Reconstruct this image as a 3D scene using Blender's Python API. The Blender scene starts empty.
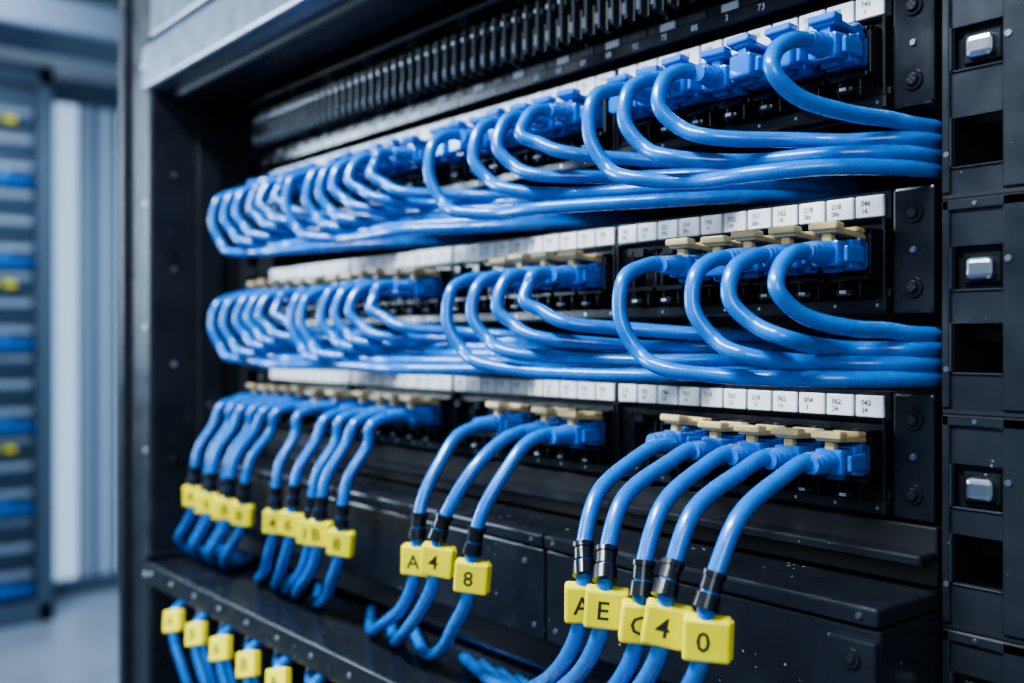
import bpy, bmesh, math, random
from mathutils import Vector, Matrix
random.seed(7)
scene = bpy.context.scene

# ------------------------------------------------------------------ materials
def mat(name, col, rough=0.5, metal=0.0, dust=0.0, noise=0.0, coat=0.0, emis=0.0, nscale=60):
    m = bpy.data.materials.new(name); m.use_nodes = True
    nt = m.node_tree; b = nt.nodes["Principled BSDF"]
    b.inputs["Base Color"].default_value = (*col, 1)
    b.inputs["Roughness"].default_value = rough
    b.inputs["Metallic"].default_value = metal
    b.inputs["Coat Weight"].default_value = coat
    b.inputs["Coat Roughness"].default_value = 0.10
    if emis:
        b.inputs["Emission Color"].default_value = (*col, 1)
        b.inputs["Emission Strength"].default_value = emis
    tc = nt.nodes.new("ShaderNodeTexCoord")
    last = None
    if noise:
        n = nt.nodes.new("ShaderNodeTexNoise"); n.inputs["Scale"].default_value = nscale
        n.inputs["Detail"].default_value = 6
        nt.links.new(tc.outputs["Object"], n.inputs["Vector"])
        r = nt.nodes.new("ShaderNodeMapRange")
        r.inputs["From Min"].default_value = 0.3; r.inputs["From Max"].default_value = 0.7
        r.inputs["To Min"].default_value = max(0.05, rough-noise); r.inputs["To Max"].default_value = min(1, rough+noise)
        nt.links.new(n.outputs["Fac"], r.inputs["Value"])
        nt.links.new(r.outputs["Result"], b.inputs["Roughness"])
        mx = nt.nodes.new("ShaderNodeMix"); mx.data_type = 'RGBA'
        mx.inputs["A"].default_value = (*[c*0.8 for c in col], 1)
        mx.inputs["B"].default_value = (*[min(1, c*1.2) for c in col], 1)
        nt.links.new(n.outputs["Fac"], mx.inputs["Factor"])
        nt.links.new(mx.outputs["Result"], b.inputs["Base Color"]); last = mx
    if dust:
        v = nt.nodes.new("ShaderNodeTexVoronoi"); v.inputs["Scale"].default_value = 260
        nt.links.new(tc.outputs["Object"], v.inputs["Vector"])
        n2 = nt.nodes.new("ShaderNodeTexNoise"); n2.inputs["Scale"].default_value = 45
        nt.links.new(tc.outputs["Object"], n2.inputs["Vector"])
        rr = nt.nodes.new("ShaderNodeMapRange")
        rr.inputs["From Min"].default_value = 0.5; rr.inputs["From Max"].default_value = 0.8
        rr.inputs["To Min"].default_value = 0.0; rr.inputs["To Max"].default_value = 0.24
        nt.links.new(n2.outputs["Fac"], rr.inputs["Value"])
        lt = nt.nodes.new("ShaderNodeMath"); lt.operation = 'LESS_THAN'
        nt.links.new(v.outputs["Distance"], lt.inputs[0]); nt.links.new(rr.outputs["Result"], lt.inputs[1])
        ml = nt.nodes.new("ShaderNodeMath"); ml.operation = 'MULTIPLY'; ml.inputs[1].default_value = dust
        nt.links.new(lt.outputs[0], ml.inputs[0])
        mx2 = nt.nodes.new("ShaderNodeMix"); mx2.data_type = 'RGBA'
        mx2.inputs["A"].default_value = (*col, 1)
        if last: nt.links.new(last.outputs["Result"], mx2.inputs["A"])
        mx2.inputs["B"].default_value = (0.5, 0.55, 0.6, 1)
        nt.links.new(ml.outputs[0], mx2.inputs["Factor"])
        nt.links.new(mx2.outputs["Result"], b.inputs["Base Color"])
    return m

M_BLACK  = mat("black_powdercoat", (0.015, 0.018, 0.024), 0.30, 0.35, dust=0.6, noise=0.1)
M_DUCT   = mat("duct_gloss_black", (0.020, 0.024, 0.033), 0.26, 0.4, dust=0.8, noise=0.08)
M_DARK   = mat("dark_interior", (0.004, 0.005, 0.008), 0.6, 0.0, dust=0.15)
M_PLAST  = mat("black_plastic", (0.011, 0.012, 0.016), 0.22, 0.0, noise=0.08)
M_POST   = mat("rack_post_paint", (0.024, 0.029, 0.039), 0.36, 0.4, dust=0.5, noise=0.1)
M_COMB   = mat("comb_plastic", (0.035, 0.042, 0.055), 0.30, 0.2, noise=0.08)
M_HEAD   = mat("header_satin_metal", (0.16, 0.19, 0.24), 0.34, 0.6, noise=0.06)
M_WHITE  = mat("label_white", (0.84, 0.87, 0.92), 0.45, noise=0.05)
M_INK    = mat("label_ink", (0.02, 0.02, 0.024), 0.6)
M_INKG   = mat("label_print_grey", (0.07, 0.075, 0.09), 0.6)
M_GREYT  = mat("engraved_grey", (0.36, 0.40, 0.46), 0.5)
M_CABLE  = mat("blue_cable_jacket", (0.010, 0.142, 0.50), 0.27, coat=0.5, noise=0.04, nscale=200)
M_PLUG   = mat("blue_plug_plastic", (0.014, 0.145, 0.56), 0.20, coat=0.5)
M_PLUGD  = mat("blue_plug_plastic_dark", (0.006, 0.06, 0.30), 0.25, coat=0.3)
M_TAN    = mat("tan_latch_plastic", (0.56, 0.42, 0.19), 0.35, noise=0.05)
M_YEL    = mat("yellow_tag", (0.93, 0.75, 0.02), 0.42, noise=0.06)
M_STEEL  = mat("nickel_steel", (0.62, 0.64, 0.68), 0.28, 1.0)

# ------------------------------------------------------------------ builder
_text_cache = {}
def text_geo(s):
    if s in _text_cache: return _text_cache[s]
    cu = bpy.data.curves.new("t", 'FONT'); cu.body = s; cu.align_x = 'CENTER'; cu.align_y = 'CENTER'
    cu.resolution_u = 2; cu.offset = 0.008
    ob = bpy.data.objects.new("t", cu); scene.collection.objects.link(ob)
    me = bpy.data.meshes.new_from_object(ob)
    g = ([v.co.copy() for v in me.vertices], [list(p.vertices) for p in me.polygons])
    bpy.data.objects.remove(ob); bpy.data.meshes.remove(me); bpy.data.curves.remove(cu)
    _text_cache[s] = g
    return g

class Builder:
    def __init__(s): s.v=[]; s.f=[]; s.m=[]; s.sm=[]; s.mats=[]
    def mi(s, m):
        if m not in s.mats: s.mats.append(m)
        return s.mats.index(m)
    def add(s, vs, fs, m, smooth=False):
        o=len(s.v); k=s.mi(m)
        s.v.extend([tuple(x) for x in vs])
        for f in fs: s.f.append([i+o for i in f]); s.m.append(k); s.sm.append(smooth)
    def obox(s, M, size, m, bev=0.0, seg=1):
        bm=bmesh.new(); bmesh.ops.create_cube(bm,size=1)
        for v in bm.verts:
            v.co=Vector((v.co.x*size[0],v.co.y*size[1],v.co.z*size[2]))
        if bev>0: bmesh.ops.bevel(bm,geom=list(bm.edges),offset=min(bev,min(size)*0.45),segments=seg,profile=0.5,affect='EDGES')
        bm.verts.index_update()
        s.add([M@v.co for v in bm.verts],[[v.index for v in f.verts] for f in bm.faces],m)
        bm.free()
    def box(s,x0,x1,y0,y1,z0,z1,m,bev=0.0,seg=1):
        s.obox(Matrix.Translation(((x0+x1)/2,(y0+y1)/2,(z0+z1)/2)),(abs(x1-x0),abs(y1-y0),abs(z1-z0)),m,bev,seg=seg)
    def cyl(s,p0,p1,r0,r1,m,seg=16,smooth=True):
        p0=Vector(p0);p1=Vector(p1);d=(p1-p0).normalized()
        a=d.orthogonal().normalized();b=d.cross(a)
        vs=[];fs=[]
        for p,r in ((p0,r0),(p1,r1)):
            for i in range(seg):
                t=2*math.pi*i/seg; vs.append(p+a*r*math.cos(t)+b*r*math.sin(t))
        for i in range(seg): fs.append([i,(i+1)%seg,seg+(i+1)%seg,seg+i])
        s.add(vs,fs,m,smooth)
        s.add(vs,[list(range(seg))[::-1],list(range(seg,2*seg))],m,False)
    def tube(s,pts,r,m,seg=16):
        n=len(pts);vs=[];fs=[]
        t=(pts[1]-pts[0]).normalized();a=t.orthogonal().normalized()
        for i in range(n):
            if i==0:t=(pts[1]-pts[0])
            elif i==n-1:t=pts[-1]-pts[-2]
            else:t=pts[i+1]-pts[i-1]
            t.normalize(); a=(a-t*a.dot(t)).normalized(); b=t.cross(a)
            for k in range(seg):
                q=2*math.pi*k/seg; vs.append(pts[i]+a*r*math.cos(q)+b*r*math.sin(q))
        for i in range(n-1):
            for k in range(seg):
                fs.append([i*seg+k,i*seg+(k+1)%seg,(i+1)*seg+(k+1)%seg,(i+1)*seg+k])
        fs.append(list(range(seg))[::-1]); fs.append([(n-1)*seg+k for k in range(seg)])
        s.add(vs,fs,m,True)
    def text(s,st,M,size,m):
        vs,fs=text_geo(st); s.add([M@(v*size) for v in vs],fs,m)
    def screw(s,x,y,z,r,m=None,slot=True):
        m=m or M_STEEL
        s.cyl((x,y,z),(x,y-r*0.5,z),r,r*0.8,m,14)
        if slot:
            s.box(x-r*.6,x+r*.6,y-r*.52,y-r*.45,z-r*.13,z+r*.13,M_INK)
            s.box(x-r*.13,x+r*.13,y-r*.52,y-r*.45,z-r*.6,z+r*.6,M_INK)
    def done(s,name,parent=None):
        me=bpy.data.meshes.new(name); me.from_pydata(s.v,[],s.f)
        for m in s.mats: me.materials.append(m)
        me.polygons.foreach_set("material_index",s.m); me.polygons.foreach_set("use_smooth",s.sm)
        me.update(); ob=bpy.data.objects.new(name,me); scene.collection.objects.link(ob)
        if parent: ob.parent=parent
        return ob
def empty(name):
    e=bpy.data.objects.new(name,None); scene.collection.objects.link(e); e.empty_display_size=0.05; return e
def front(x,y,z): # text matrix facing -Y
    return Matrix.Translation((x,y,z))@Matrix.Rotation(math.pi/2,4,'X')

def spline(P, n=10):
    P=[Vector(p) for p in P]; P=[P[0]*2-P[1]]+P+[P[-1]*2-P[-2]]; out=[]
    for i in range(1,len(P)-2):
        p0,p1,p2,p3=P[i-1:i+3]
        t0=0;t1=t0+max(1e-6,(p1-p0).length**.5);t2=t1+max(1e-6,(p2-p1).length**.5);t3=t2+max(1e-6,(p3-p2).length**.5)
        for k in range(n):
            t=t1+(t2-t1)*k/n
            A1=p0*((t1-t)/(t1-t0))+p1*((t-t0)/(t1-t0));A2=p1*((t2-t)/(t2-t1))+p2*((t-t1)/(t2-t1));A3=p2*((t3-t)/(t3-t2))+p3*((t-t2)/(t3-t2))
            B1=A1*((t2-t)/(t2-t0))+A2*((t-t0)/(t2-t0));B2=A2*((t3-t)/(t3-t1))+A3*((t-t1)/(t3-t1))
            out.append(B1*((t2-t)/(t2-t1))+B2*((t-t1)/(t2-t1)))
    out.append(P[-2]); return out

# ------------------------------------------------------------------ layout (metres, z=0 is lens height)
FLOOR=-1.30
ROWZ=[0.1102,0.0443,-0.0216]
GRP=[(-0.009,7,0.0,-0.1225),(-0.131,7,-0.1235,-0.2395),(-0.249,6,-0.2405,-0.3435),(-0.353,6,-0.3445,-0.450)]
PITCH=0.0155
def portx(g,i): return GRP[g][0]-PITCH*i
USED=[ # per row: list of (group,index)
 [(0,0),(0,3),(0,4),(0,5)]+[(1,i) for i in (0,1,2,4)]+[(2,i) for i in range(6)]+[(3,i) for i in range(6)],
 [(0,0),(0,1),(0,2),(0,4)]+[(1,i) for i in (0,1,2,3)]+[(2,i) for i in range(6)]+[(3,i) for i in range(6)],
 [(0,i) for i in range(5)]+[(1,0),(1,1),(1,3)]+[(2,0),(2,1),(2,2),(2,3),(2,5)]+[(3,i) for i in range(6)],
]

# ------------------------------------------------------------------ patch panels
for r,zl in enumerate(ROWZ):
    root=empty("patch_panel")
    top=zl+0.0052; bot=zl-0.0355
    b=Builder()
    b.box(-0.468,0.0165,0.0,0.004,bot,top,M_BLACK,0.0006)
    b.box(-0.455,0.0012,-0.0035,0.0,zl-0.0045,top-0.0002,M_PLAST,0.0005)
    b.box(-0.455,0.0012,-0.007,0.0,bot+0.0006,bot+0.0055,M_PLAST,0.0008)
    b.box(-0.455,0.0012,-0.004,0.0,bot+0.0055,bot+0.0085,M_BLACK,0.0005)
    b.box(0.0022,0.0165,-0.0045,0.0,bot,top,M_BLACK,0.0012,2)
    b.box(-0.4705,-0.4565,-0.0045,0.0,bot,top,M_BLACK,0.0012,2)
    for xe in (0.0095,-0.4635):
        for zz in (top-0.0085,bot+0.0085):
            b.cyl((xe,-0.0044,zz),(xe,-0.0052,zz),0.0034,0.0032,M_PLAST,18)
            b.screw(xe,-0.005,zz,0.0022,M_STEEL if (xe<0) else M_BLACK)
        b.screw(xe,-0.0045,(top+bot)/2,0.0012,M_STEEL,False)
    b.done("face_plate",root)
    b=Builder()
    for (x0,n,xa,xb) in GRP:
        b.box(xb,xa,-0.0025,0.0,zl-0.0275,zl-0.0052,M_PLAST,0.0006)
        b.box(xa-0.0012,xa,-0.0052,0.0,bot+0.002,zl-0.004,M_BLACK,0.0004)
        b.box(xb,xb+0.0012,-0.0052,0.0,bot+0.002,zl-0.004,M_BLACK,0.0004)
        for i in range(n):
            x=x0-PITCH*i; zc=zl-0.016
            w=0.0069;h=0.0085
            b.box(x-w,x-w+0.0016,-0.010,0,zc-h,zc+h,M_PLAST,0.0003)
            b.box(x+w-0.0016,x+w,-0.010,0,zc-h,zc+h,M_PLAST,0.0003)
            b.box(x-w,x+w,-0.010,0,zc+h-0.002,zc+h,M_PLAST,0.0003)
            b.box(x-w,x+w,-0.0125,0,zc-h,zc-h+0.002,M_PLAST,0.0004)
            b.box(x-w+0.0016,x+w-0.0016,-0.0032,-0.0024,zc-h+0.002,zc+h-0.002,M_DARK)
            b.box(x-0.0026,x+0.0026,-0.0135,-0.009,zc+h-0.0035,zc+h+0.0006,M_PLAST,0.0005)
            b.box(x-0.003,x+0.003,-0.015,-0.003,zc-h-0.0048,zc-h-0.0026,M_PLAST,0.0006)
            b.box(x-0.0042,x-0.0032,-0.0115,-0.003,zc-h-0.0055,zc-h,M_BLACK,0.0002)
            b.box(x+0.0032,x+0.0042,-0.0115,-0.003,zc-h-0.0055,zc-h,M_BLACK,0.0002)
            b.box(x-0.0012,x+0.0012,-0.0152,-0.0148,zc-h-0.0042,zc-h-0.0032,M_GREYT)
            b.screw(x+0.0075,-0.0068,bot+0.003,0.0007,M_STEEL,False)
            for k in range(4):
                b.box(x-0.003+k*0.002-0.0003,x-0.003+k*0.002+0.0003,-0.0045,-0.003,zc-0.003,zc+0.002,M_STEEL)
    b.done("jack_modules",root)
    b=Builder()
    for (x0,n,xa,xb) in GRP:
        nl=max(1,round((xa-xb)/0.0112)); w=(xa-xb-0.001)/nl
        for k in range(nl):
            xr=xa-0.0005-w*k
            b.box(xr-w+0.0006,xr-0.0003,-0.0046,-0.003,zl-0.0034,zl+0.0038,M_WHITE,0.0003)
            xc=xr-w/2
            t=str(random.choice([742,762,245,763,351,746,228,304,765,218,254,752]))
            b.text(t,front(xc-0.001,-0.00475,zl+0.0012),0.0025,M_INKG)
            b.text(random.choice(["12","18","3","24","9","16","742","28z"]),front(xc-0.0014,-0.00475,zl-0.0012),0.0022,M_INKG)
    b.done("label_strip",root)

# ------------------------------------------------------------------ cables
CR=0.00265
def plug(b, x, zc, tan, j, boot=True):
    Mx=Matrix.Translation((x,0,zc))@Matrix.Rotation(j*0.10,4,'Z')@Matrix.Rotation(0.04*j,4,'X')
    def bx(x0,x1,y0,y1,z0,z1,m,bev): 
        b.obox(Mx@Matrix.Translation(((x0+x1)/2,(y0+y1)/2,(z0+z1)/2)),(x1-x0,y1-y0,z1-z0),m,bev,seg=2)
    bx(-0.0056,0.0056,-0.019,-0.003,-0.0048,0.0044,M_PLUG,0.0007)
    bx(-0.0062,0.0062,-0.0155,-0.0115,-0.0054,0.0050,M_PLUGD,0.0006)
    bx(-0.0048,0.0048,-0.026,-0.0185,-0.0042,0.0040,M_PLUG,0.0010)
    bx(-0.0070,-0.0054,-0.024,-0.014,-0.0030,0.0022,M_PLUG,0.0006)
    bx(0.0054,0.0070,-0.024,-0.014,-0.0030,0.0022,M_PLUG,0.0006)
    bx(-0.0030,0.0030,-0.0225,-0.0190,-0.0062,-0.0040,M_PLUGD,0.0006)
    bx(0.0055,0.0060,-0.0105,-0.0095,-0.0040,0.0036,M_PLUGD,0.0001)
    bx(0.0055,0.0060,-0.0075,-0.0065,-0.0040,0.0036,M_PLUGD,0.0001)
    if boot:
        for k in range(3):
            y=-0.0275-k*0.003
            b.cyl(Mx@Vector((0,y+0.0015,0)),Mx@Vector((0,y-0.0008,0)),0.0041-k*0.0003,0.0038-k*0.0003,M_PLUG,16)
        b.cyl(Mx@Vector((0,-0.025,0)),Mx@Vector((0,-0.036,0)),0.0036,0.0029,M_PLUG,16)
    mm=M_TAN if tan else M_PLUG
    T=Mx@Matrix.Translation((0,-0.0165,0.0066))@Matrix.Rotation(-0.10,4,'X')
    b.obox(T,(0.0088,0.0190,0.0022),mm,0.0006,seg=2)
    b.obox(T@Matrix.Translation((0,-0.0085,0.0010)),(0.0104,0.0050,0.0026),mm,0.0007,seg=2)
    b.obox(T@Matrix.Translation((0,0.0040,0.0016)),(0.0098,0.0050,0.0018),mm,0.0005)
    b.obox(T@Matrix.Translation((0.0,-0.0030,0.0014)),(0.0040,0.0040,0.0010),M_TAN if tan else M_PLUGD,0.0003)
    b.obox(Mx@Matrix.Translation((0,-0.0235,0.0048)),(0.0034,0.0030,0.0030),mm,0.0004)

def loop_row(r):
    zl=ROWZ[r]; zp=zl-0.016
    root=empty("patch_cable_bundle"); bp=Builder(); bc=Builder()
    cnt={0:0,1:0,2:0,3:0}; tot={g:sum(1 for u in USED[r] if u[0]==g) for g in range(4)}
    for (g,i) in USED[r]:
        n=cnt[g]; cnt[g]+=1
        x=portx(g,i); j=random.uniform(-1,1)
        plug(bp,x,zp,r==1,j)
        N=tot[g]; st=0.0165/max(1,N-1)
        zb=zl-0.0408-st*n
        yb=-0.020-(0.0225/max(1,N-1))*n
        fw=0.0480+(0.0045*n/N)+random.uniform(-.0018,.0018)
        if g==0: fw+=0.003
        dz=random.uniform(-.0012,.0012)
        zm=(zp+zb)/2-0.001
        P=[(x,-0.027,zp),(x,-0.035,zp),(x-0.0003,-0.043,zp-0.0015),
           (x-0.0008,-fw+0.0025,zp-0.0060),
           (x+0.0004,-fw-0.0005,zm+0.001)]
        if g==0:
            zx=zb*0.85+(zl-0.0485)*0.15
            if n==0:
                P+=[(x+0.0040,-fw+0.006,zb+0.0050),(x+0.0115,-0.030,zb+0.0008),(0.0075,-0.016,zb)]
            else:
                P+=[(x+0.0065,-fw+0.003,zb+0.0085+dz),(x+0.0170,-fw*0.8+yb*0.2,zb+0.0040+dz)]
                k=x+0.036; q=0
                while k<-0.018: P.append((k,yb+random.uniform(-.001,.001),zb+(0.0016 if q==0 else 0.0004))); k+=0.03;q+=1
                P.append((-0.004,yb*0.75,zx))
            P+=[(0.0110,-0.005+yb*0.15,zx),(0.0150,0.012,zx),(0.0158,0.035,zx),(0.0158,0.07,zx)]
        else:
            P+=[(x+0.0065,-fw+0.003,zb+0.0085+dz),(x+0.0170,-fw*0.8+yb*0.2,zb+0.0038+dz)]
            xe={1:-0.104,2:-0.215,3:-0.330}[g]+0.004*n
            if r==0 and g==1: xe+=0.012
            P.append((x+0.036,yb,zb+0.0012))
            k=x+0.066
            while k<xe-0.028: P.append((k,yb,zb+random.uniform(-.0004,.0004))); k+=0.03
            if xe-0.01>P[-1][0]: P.append((xe,yb*0.55,zb))
            xl=P[-1][0]
            P+=[(xl+0.022,-0.002,zb*.9+(zl-0.0485)*.1),(xl+0.034,0.022,zb*.9+(zl-0.0485)*.1),(xl+0.038,0.06,zb*.9+(zl-0.0485)*.1)]
        bc.tube(spline(P,9),CR,M_CABLE)
    us=set(USED[r])
    for g in (0,1):
        for i in range(GRP[g][1]):
            if (g,i) not in us and (r==0 or (g==0 and i==3)): plug(bp,portx(g,i),zp,r==1,random.uniform(-1,1),False)
    bc.done("cable_jackets",root); bp.done("connectors",root)
loop_row(0); loop_row(1)

def tag(b, p, d, yaw, letter, w=0.0145, h=0.0125, th=0.0060, roll=0.0):
    z=-d.normalized(); xax=Vector((math.cos(yaw),math.sin(yaw),0)); xax=(xax-z*xax.dot(z)).normalized()
    y=z.cross(xax)
    M=Matrix((( xax.x,y.x,z.x,p.x),(xax.y,y.y,z.y,p.y),(xax.z,y.z,z.z,p.z),(0,0,0,1)))@Matrix.Rotation(roll,4,'Y')
    b.obox(M@Matrix.Translation((0.0006,0,0)),(w,th,h),M_YEL,0.0010,seg=2)
    b.obox(M@Matrix.Translation((w/2+0.0006,0,0)),(0.0014,0.0012,h*0.92),M_YEL,0.0004)
    if letter:
        b.text(letter,M@Matrix.Translation((-0.0004,-th/2-0.0001,-0.0004))@Matrix.Rotation(math.pi/2,4,'X'),0.0085,M_INK)
    return M
def sleeve(b,p,d):
    d=d.normalized()
    b.cyl(p-d*0.0052,p+d*0.0000,0.0032,0.0033,M_PLAST,18)
    b.cyl(p-d*0.0056,p-d*0.0040,0.0037,0.0037,M_PLAST,18)
    b.cyl(p+d*0.0008,p+d*0.0052,0.0037,0.0039,M_PLAST,18)

# row 3 : hanging cables with tags
zl=ROWZ[2]; zp=zl-0.016
root=empty("patch_cable_bundle"); bp=Builder(); bc=Builder(); bt=Builder()
letters=["0","4","G","E","A","8","4","A","8","B","8","6","4","8","B","8","6","8","4"]
TAGX={0:[-0.0120-0.0126*k for k in range(5)],1:[-0.139,-0.158,-0.1770],2:[-0.2550,-0.2705,-0.2855,-0.3005,-0.326],3:[-0.369-0.0130*k for k in range(6)]}
TAGZ={0:-0.0845,1:-0.0905,2:-0.0965,3:-0.0985}; TAGY={0:-0.0815,1:-0.070,2:-0.0625,3:-0.062}
cnt={g:0 for g in range(4)}
for idx,(g,i) in enumerate(USED[2]):
    n=cnt[g]; cnt[g]+=1
    x=portx(g,i); j=random.uniform(-1,1)
    plug(bp,x,zp,True,j)
    tx=TAGX[g][n]; zt=TAGZ[g]+random.uniform(-.0006,.0006)+(0.0016 if n%2 else -0.0010); fy=-TAGY[g]+(0.0018 if n%2 else -0.0012)
    dx=tx-x
    P=[(x,-0.027,zp),(x,-0.036,zp),(x+dx*0.05,-0.047,zp-0.0035),(x+dx*0.25,-fy+0.013,zp-0.0135),
       (x+dx*0.6,-fy+0.0035,zp-0.029),(tx-dx*0.08+0.0006,-fy+0.0002,zt+0.011),(tx,-fy,zt),(tx-0.0030,-fy+0.0004,zt-0.010)]
    jx=random.uniform(-.006,.006)
    if g==0: P+=[(tx-0.013,-fy+0.003,zt-0.023),(tx-0.034,-fy+0.010,zt-0.038),(tx-0.070,-0.057,-0.137),(tx-0.12,-0.040,-0.1405)]
    elif g==1: P+=[(tx-0.014,-fy+0.002,zt-0.023),(tx-0.032+jx,-fy+0.006,-0.128),(tx-0.060+jx,-0.052,-0.1390),(tx-0.10,-0.030,-0.1405)]
    elif g==2: P+=[(tx-0.012,-fy+0.002,zt-0.021),(tx-0.026+jx,-fy+0.006,-0.129),(tx-0.050+jx,-0.048,-0.1390),(tx-0.082,-0.028,-0.1405)]
    else: P+=[(tx-0.014,-fy+0.002,zt-0.018),(max(-0.462-0.0012*n,tx-0.030)+jx*.3,-fy+0.003,-0.129),(max(-0.468,tx-0.046),-0.050,-0.1385),(max(-0.472,tx-0.063),-0.025,-0.1405)]
    S=spline(P,9); bc.tube(S,CR*1.03,M_CABLE)
    it=9*6; d=(S[it+2]-S[it-2]); c=S[it]
    tag(bt,c,d,random.uniform(0.62,0.85),letters[idx],0.0136 if g<2 else 0.0126,0.0128,0.0058,random.uniform(-.09,.09))
    k=it
    while (S[k]-c).length<0.0128: k-=1
    sleeve(bt,S[k],S[k+1]-S[k-1])
bc.done("cable_jackets",root); bp.done("connectors",root); bt.done("cable_tags",root)

# cables below the tray lip with tags, plus runs lying in the tray
root=empty("patch_cable_bundle"); bc=Builder(); bt=Builder()
for k in range(3):
    y=-0.018+0.0065*k; z=-0.1405
    P=[(0.012,y,z)]; xx=-0.03
    while xx>-0.26+0.03*k: P.append((xx,y+random.uniform(-.001,.001),z)); xx-=0.05
    P.append((xx-0.02,y+0.004,z)); 
    bc.tube(spline(P,8),CR,M_CABLE,12)
for k,x in enumerate([-0.45+0.0345*q for q in range(1,11)]):
    for s_ in (0,1):
        xx=x+0.010*s_; yy=-0.0835+0.012*s_
        P=[(xx-0.012,-0.045,-0.1515),(xx-0.008,-0.066,-0.1570),(xx-0.003,yy+0.003,-0.1610),(xx,yy+0.0005,-0.1670),(xx+0.003,yy,-0.178),(xx+0.012,yy+0.004,-0.20),(xx+0.022,yy+0.012,-0.24),(xx+0.03,yy+0.03,-0.33)]
        S=spline(P,8)
        bc.tube(S,CR,M_CABLE,12)
        if s_==0: tag(bt,S[24],S[26]-S[22],0.5,random.choice(["8","A","6","B"]),0.0120,0.0130)
bc.done("cable_jackets",root); bt.done("cable_tags",root)

# ------------------------------------------------------------------ finger comb panel above
root=empty("cable_management_panel"); b=Builder()
b.box(-0.468,0.0165,0.004,0.008,0.1175,0.172,M_BLACK,0.0005)
b.box(-0.460,0.006,-0.006,0.004,0.1180,0.1235,M_PLAST,0.0006)
b.box(-0.460,0.006,-0.002,0.004,0.1235,0.1290,M_BLACK,0.0005)
b.box(-0.460,0.006,-0.016,0.004,0.1580,0.1610,M_PLAST,0.0006)
b.box(0.006,0.0165,-0.003,0.004,0.1175,0.172,M_BLACK,0.001)
x=0.002;k=0
while x>-0.455:
    b.box(x-0.0034,x,-0.010,0.004,0.1295,0.1425,M_PLAST,0.0004)
    b.box(x-0.0027,x-0.0007,-0.014,-0.009,0.1300,0.1520,M_COMB,0.0004)
    b.box(x-0.0036,x+0.0002,-0.0125,0.004,0.1455,0.1490,M_COMB,0.0005)
    b.box(x-0.0024,x-0.0010,-0.0146,-0.0136,0.1320,0.1365,M_GREYT,0.0001)
    b.box(x-0.0020,x-0.0014,-0.011,-0.010,0.1495,0.1525,M_STEEL,0.0001)
    b.box(x-0.0024,x-0.0010,-0.0148,-0.0138,0.1462,0.1480,M_STEEL,0.0001)
    b.box(x-0.0050,x-0.0044,-0.003,0.004,0.1290,0.1560,M_GREYT if k%6==0 else M_BLACK)
    if k%2==0: b.text(str(random.randint(1,99)),front(x-0.003,-0.0062,0.1207),0.0034,M_GREYT)
    if k%2==0: b.box(x-0.0085,x-0.0005,-0.0026,-0.0018,0.1245,0.1278,M_GREYT if k%4==0 else M_BLACK,0.0002)
    x-=0.0078;k+=1
b.done("finger_comb",root)

# ------------------------------------------------------------------ horizontal cable manager (duct)
root=empty("horizontal_cable_manager"); b=Builder()
for (xa,xb) in ((0.0190,-0.1272),(-0.1282,-0.2955),(-0.2965,-0.468)):
    b.box(xb,xa,-0.040,0.0,-0.1205,-0.0835,M_DUCT,0.0010,2)
    b.box(xb,xa,-0.0415,0.0,-0.0830,-0.0770,M_DUCT,0.0014,3)
    for xx in (xa-0.006,xb+0.006):
        b.screw(xx,-0.0415,-0.0800,0.0011,M_STEEL,False); b.screw(xx,-0.040,-0.115,0.0012,M_STEEL,False)
    b.screw(xa-0.012,-0.040,-0.090,0.0014,M_STEEL,False)
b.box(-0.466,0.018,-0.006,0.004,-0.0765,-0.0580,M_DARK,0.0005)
b.box(-0.466,0.018,-0.016,0.0,-0.0690,-0.0655,M_BLACK,0.0007)
b.box(0.003,0.0190,-0.0428,-0.040,-0.1200,-0.0865,M_DUCT,0.0010,2)
for zz in (-0.0925,-0.1135):
    b.cyl((0.0115,-0.0427,zz),(0.0115,-0.0436,zz),0.0030,0.0028,M_PLAST,16); b.screw(0.0115,-0.0432,zz,0.0018,M_BLACK)
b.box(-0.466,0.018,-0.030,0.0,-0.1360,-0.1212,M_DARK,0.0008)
b.done("duct_body",root)

# ------------------------------------------------------------------ cable tray
root=empty("cable_tray"); b=Builder()
b.box(-0.478,0.018,-0.075,0.02,-0.1467,-0.1437,M_DUCT,0.0006)
b.box(-0.478,0.018,-0.0775,-0.0745,-0.1565,-0.1430,M_DUCT,0.0008,2)
b.box(-0.4795,-0.4765,-0.0775,0.02,-0.1565,-0.1380,M_DUCT,0.0006)
for q in range(14):
    b.screw(-0.47+q*0.036,-0.0775,-0.1495,0.0014,M_STEEL,False)
    b.cyl((-0.452+q*0.036,-0.0774,-0.1515),(-0.452+q*0.036,-0.0778,-0.1515),0.0020,0.0020,M_DARK,14)
b.done("tray_shelf",root)

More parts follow.
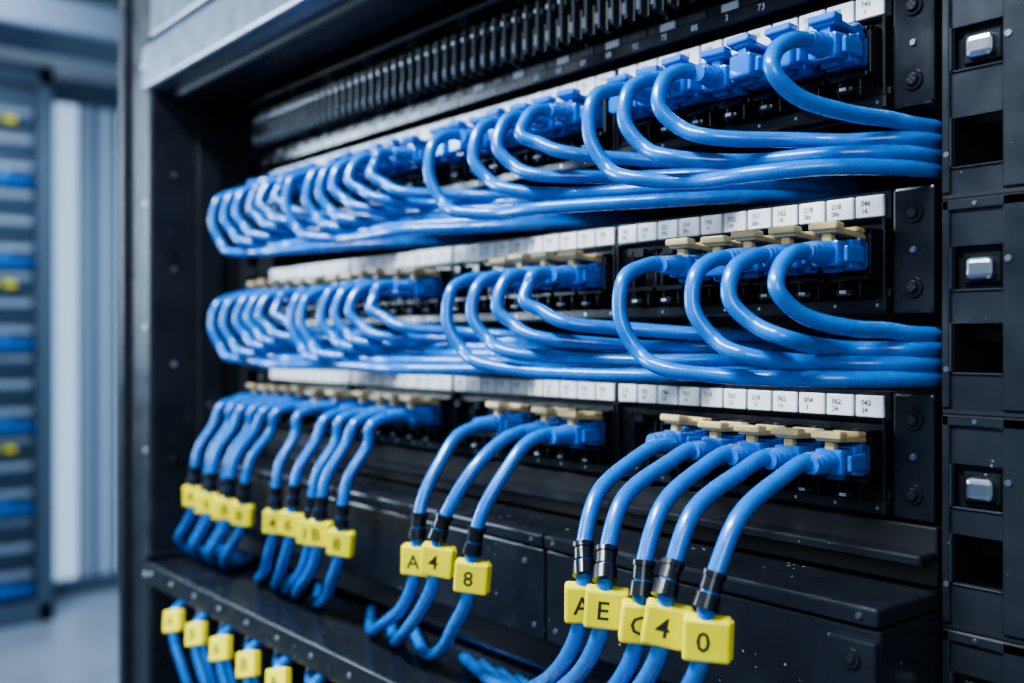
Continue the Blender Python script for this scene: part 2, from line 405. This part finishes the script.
# ------------------------------------------------------------------ rack frame
root=empty("server_rack")
b=Builder()
b.box(-0.575,-0.525,-0.058,-0.030,FLOOR,0.60,M_POST,0.002,2)
b.box(-0.527,-0.511,-0.064,-0.030,FLOOR,0.60,M_POST,0.0030,3)
b.box(-0.577,-0.566,-0.064,-0.030,FLOOR,0.60,M_POST,0.0030,3)
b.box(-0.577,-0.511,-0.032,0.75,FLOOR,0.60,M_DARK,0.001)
for k in range(-12,8):
    z=k*0.085+0.01
    b.screw(-0.5185,-0.064,z,0.0020,M_STEEL,False)
b.done("post_left",root)
b=Builder()
b.box(-0.511,-0.500,0.001,0.006,FLOOR+0.05,0.17,M_POST,0.0006)
b.box(-0.488,-0.466,0.0045,0.008,FLOOR+0.05,0.17,M_POST,0.0006)
z=-0.45
while z<0.16:
    b.box(-0.501,-0.487,0.001,0.006,z,z+0.0075,M_POST,0.0004)
    z+=0.0165
b.box(-0.511,-0.5085,-0.030,-0.012,FLOOR+0.05,0.165,M_POST,0.0006)
for k in range(-4,4):
    zz=k*0.0657+0.02
    b.cyl((-0.5086,-0.021,zz),(-0.5070,-0.021,zz),0.0030,0.0026,M_STEEL if k%2 else M_PLAST,14)
    b.cyl((-0.5112,-0.047,zz+0.03),(-0.5100,-0.047,zz+0.03),0.0020,0.0018,M_STEEL,12)
b.done("mounting_rail_left",root)
b=Builder()
b.box(-0.5225,0.12,-0.066,-0.030,0.172,0.204,M_HEAD,0.0035,3)
b.box(-0.5225,0.12,-0.060,-0.030,0.204,0.2075,M_DARK,0.0005)
b.box(-0.5225,0.12,-0.063,-0.030,0.2075,0.300,M_HEAD,0.0030,3)
b.box(-0.511,0.12,-0.050,-0.020,0.166,0.173,M_POST,0.0015)
b.box(-0.520,0.12,-0.032,0.75,0.195,0.20,M_DARK,0.001)
b.box(-0.511,0.12,0.02,0.06,0.172,0.19,M_POST,0.002)
b.screw(-0.516,-0.066,0.188,0.0028,M_STEEL,False)
b.done("header_beam",root)
b=Builder()
blk=[0.061,-0.002,-0.0665,0.125,-0.1305,-0.1945,0.189]; nut=[0.0896,0.0225,-0.0440,0.1535,-0.108,-0.172]
holes=sorted([(z,0.0075,False) for z in blk]+[(z,0.0066,True) for z in nut])
xh0,xh1=0.0228,0.0376; yf,yb_=-0.0050,-0.0030
zc=-0.25
for (z,h,isnut) in holes:
    b.box(xh0-0.0002,xh1+0.0002,yf,yb_,zc,z-h,M_POST,0.0)
    zc=z+h
    # thin strips in a paler colour, brighter lower and left edge per opening
    b.box(xh0-0.0004,xh1+0.0004,yf-0.0006,yf+0.0004,z-h-0.0006,z-h,M_COMB,0.0002)
    b.box(xh0-0.0006,xh0,yf-0.0014,yf+0.0004,z-h,z+h,M_COMB,0.0002)
    if isnut:
        b.box(xh0,xh1,-0.0018,-0.0005,z-h,z+h,M_POST)
        b.box(xh0+0.0040,xh1-0.0022,-0.0068,-0.0018,z-0.0040,z+0.0030,M_STEEL,0.0018,3)
        b.box(xh0+0.0022,xh1-0.0006,-0.0036,-0.0018,z-0.0052,z+0.0045,M_BLACK,0.0006)
b.box(xh0-0.0002,xh1+0.0002,yf,yb_,zc,0.26,M_POST)
b.box(0.0192,xh0,yf,yb_,FLOOR,0.26,M_POST,0.0005); b.box(xh1,0.062,yf,yb_,FLOOR,0.26,M_POST,0.0005)
b.box(xh0-.0002,xh1+.0002,yf,yb_,FLOOR,-0.25,M_POST)
b.box(0.0192,0.0215,yb_,0.05,FLOOR,0.26,M_POST,0.0004)
b.box(0.0215,0.062,0.010,0.012,FLOOR,0.26,M_DARK)
for z0,z1 in ((0.0455,0.1095),(-0.0205,0.0435),(-0.0865,-0.0225),(0.1115,0.1755),(-0.1525,-0.0885)):
    b.box(0.0196,xh0-0.0008,yf-0.0012,yf,z0,z1,M_POST,0.0004)
    b.box(xh1+0.0006,0.062,yf-0.0012,yf,z0,z1,M_POST,0.0004)
    b.box(0.0196,0.062,yf-0.0012,yf,z1-0.0035,z1,M_POST,0.0005)
    b.box(0.0196,0.062,yf-0.0004,yf+0.0002,z1+0.0004,z1+0.0016,M_DARK)
    b.screw(0.0300,yf-0.0012,z1-0.0018,0.0008,M_STEEL,False)
    b.cyl((0.0212,yf-0.0011,z0+0.012),(0.0212,yf-0.0014,z0+0.012),0.0009,0.0009,M_STEEL,12)
    b.cyl((0.0400,yf-0.0011,z0+0.045),(0.0400,yf-0.0016,z0+0.045),0.0010,0.0010,M_STEEL,12)
b.box(0.062,0.13,-0.0062,0.75,FLOOR,0.60,M_POST,0.002)
b.done("mounting_rail_right",root)
b=Builder()
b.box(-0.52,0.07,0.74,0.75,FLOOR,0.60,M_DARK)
b.box(-0.52,0.07,-0.03,0.75,FLOOR,FLOOR+0.05,M_POST,0.002)
b.box(-0.575,0.13,-0.060,0.75,0.60,0.61,M_POST,0.002)
b.box(-0.511,0.0192,0.20,0.205,-0.5,0.195,M_DARK)
b.done("cabinet_shell",root)

# ------------------------------------------------------------------ room
M_FLOOR=mat("floor_tiles",(0.44,0.52,0.61),0.35,noise=0.1,nscale=3)
M_WALL=mat("wall_paint",(0.40,0.47,0.56),0.6,noise=0.05,nscale=4)
M_CEIL=mat("ceiling_paint",(0.26,0.32,0.40),0.7,noise=0.05,nscale=4)
M_BEAM=mat("ceiling_beam_paint",(0.11,0.15,0.21),0.6)
M_GLASS=mat("backlit_frosted_glass",(0.50,0.70,0.92),0.3,emis=0.75)
M_GLASSD=mat("dim_frosted_glass",(0.26,0.38,0.53),0.3,emis=0.35)
M_MULL=mat("grey_mullion",(0.12,0.17,0.24),0.4,0.3)
M_BGRACK=mat("cabinet_grey_blue",(0.10,0.15,0.22),0.5,0.2)
M_BGU=mat("unit_face_dark",(0.05,0.09,0.15),0.4)
M_BGL=mat("unit_face_light",(0.28,0.36,0.46),0.4)
M_LAMP=mat("lamp_diffuser",(0.85,0.93,1.0),0.5,emis=6)
b=Builder(); b.box(-5.3,3,-3.5,2.2,FLOOR-0.1,FLOOR,M_FLOOR); b.done("floor")
b=Builder(); b.box(-5.3,3,-3.5,2.2,1.6,1.7,M_CEIL); b.done("ceiling")
b=Builder(); b.box(-5.4,-5.3,-3.5,2.2,FLOOR-.1,1.7,M_WALL); b.done("wall_left")
b=Builder(); b.box(-5.4,3,2.2,2.3,FLOOR-.1,1.7,M_WALL); b.done("wall_back")
b=Builder(); b.box(-4.6,-4.2,-3.5,2.2,1.28,1.42,M_BEAM,0.01); b.box(-3.3,-3.15,-3.5,2.2,1.30,1.38,M_BGL,0.01); b.done("ceiling_beam")
b=Builder()
y=1.02; k=0
for wd,mm in ((0.07,M_GLASSD),(0.12,M_GLASS),(0.05,M_GLASSD),(0.09,M_GLASSD),(0.12,M_GLASS),(0.2,M_GLASSD),(0.15,M_GLASS)):
    b.box(-5.28,-5.25,y,y+wd,FLOOR+0.08,1.22,mm,0.004)
    b.box(-5.29,-5.23,y+wd,y+wd+0.02,FLOOR,1.24,M_MULL,0.004); y+=wd+0.02
b.box(-5.29,-5.22,0.98,2.2,1.22,1.34,M_MULL,0.006); b.box(-5.29,-5.22,0.98,2.2,FLOOR,FLOOR+0.08,M_MULL,0.006)
b.done("glass_partition")
root=empty("server_cabinet"); b=Builder()
b.box(-5.20,-4.85,-0.30,0.98,FLOOR,1.28,M_BGRACK,0.01)
b.box(-4.86,-4.78,0.92,0.99,FLOOR,1.28,M_BGRACK,0.01); b.box(-4.86,-4.78,-0.30,-0.23,FLOOR,1.28,M_BGL,0.01)
b.box(-4.86,-4.78,-0.30,0.99,1.18,1.28,M_BGRACK,0.01); b.box(-4.86,-4.78,-0.30,0.99,FLOOR,FLOOR+0.10,M_BGRACK,0.01)
z=FLOOR+0.16;k=0
while z<1.1:
    b.box(-4.86,-4.82,-0.22,0.91,z,z+0.085,M_BGU,0.004)
    b.box(-4.825,-4.80,-0.20,0.90,z+0.05,z+0.082,M_BGL,0.003)
    if k%3==0:
        for q in range(10): b.cyl((-4.80,-0.15+q*0.1,z-0.01),(-4.79,-0.10+q*0.1,z+0.045),0.018,0.018,M_CABLE,10)
        b.tube(spline([(-4.79,-0.2,z),(-4.785,0.3,z-0.02),(-4.79,0.90,z)],8),0.025,M_CABLE,10)
    if k%6==5:
        for q in range(12): b.box(-4.805,-4.785,-0.1+q*0.08,-0.05+q*0.08,z+0.010,z+0.04,M_YEL,0.003)
    z+=0.125;k+=1
b.done("cabinet_body",root)
for (x,y) in ((-2.2,-1.6),(-0.3,-1.6),(-3.9,-1.6)):
    e=empty("ceiling_light"); b=Builder()
    b.box(x-0.6,x+0.6,y-0.16,y+0.16,1.55,1.6,M_MULL,0.01); b.box(x-0.56,x+0.56,y-0.12,y+0.12,1.54,1.552,M_LAMP)
    b.done("luminaire",e)

def area(name,loc,target,size,energy,col,sy=None):
    l=bpy.data.lights.new(name,'AREA'); l.energy=energy; l.color=col; l.size=size
    if sy: l.shape='RECTANGLE'; l.size_y=sy
    o=bpy.data.objects.new(name,l); scene.collection.objects.link(o); o.location=loc
    o.rotation_euler=(Vector(target)-Vector(loc)).to_track_quat('-Z','Y').to_euler(); return o
area("aisle_light_key",(-0.30,-0.72,0.85),(-0.2,0,0.0),0.9,38,(0.84,0.93,1.0),0.14)
area("fill_low_left",(-1.3,-0.70,0.20),(-0.25,0,-0.02),0.4,10,(0.70,0.86,1.0))  # added low fill from the left, no fixture there; lifts the cable undersides
area("area_right",(0.65,-0.7,0.35),(-0.1,0,-0.02),0.4,3,(0.85,0.93,1.0))  # weak area lamp right of the camera, aimed at the panels
area("hall_light",(-3.6,0.3,1.45),(-4.8,0.6,-0.6),1.0,50,(0.75,0.88,1.0))

w=bpy.data.worlds.new("hall_ambient"); scene.world=w; w.use_nodes=True
w.node_tree.nodes["Background"].inputs[0].default_value=(0.32,0.52,0.80,1); w.node_tree.nodes["Background"].inputs[1].default_value=0.30

# ------------------------------------------------------------------ camera
cd=bpy.data.cameras.new("camera"); cam=bpy.data.objects.new("camera",cd); scene.collection.objects.link(cam)
cam.location=(0.1749,-0.3043,0.0); cam.rotation_euler=(math.pi/2,0,math.radians(50.75))
cd.sensor_width=36; cd.lens=35.156; cd.clip_start=0.01; cd.clip_end=50
cd.dof.use_dof=True; cd.dof.focus_distance=0.335; cd.dof.aperture_fstop=7.0
scene.camera=cam
scene.view_settings.view_transform='AgX'
try: scene.view_settings.look='AgX - Medium High Contrast'
except Exception: pass
scene.view_settings.exposure=0.10
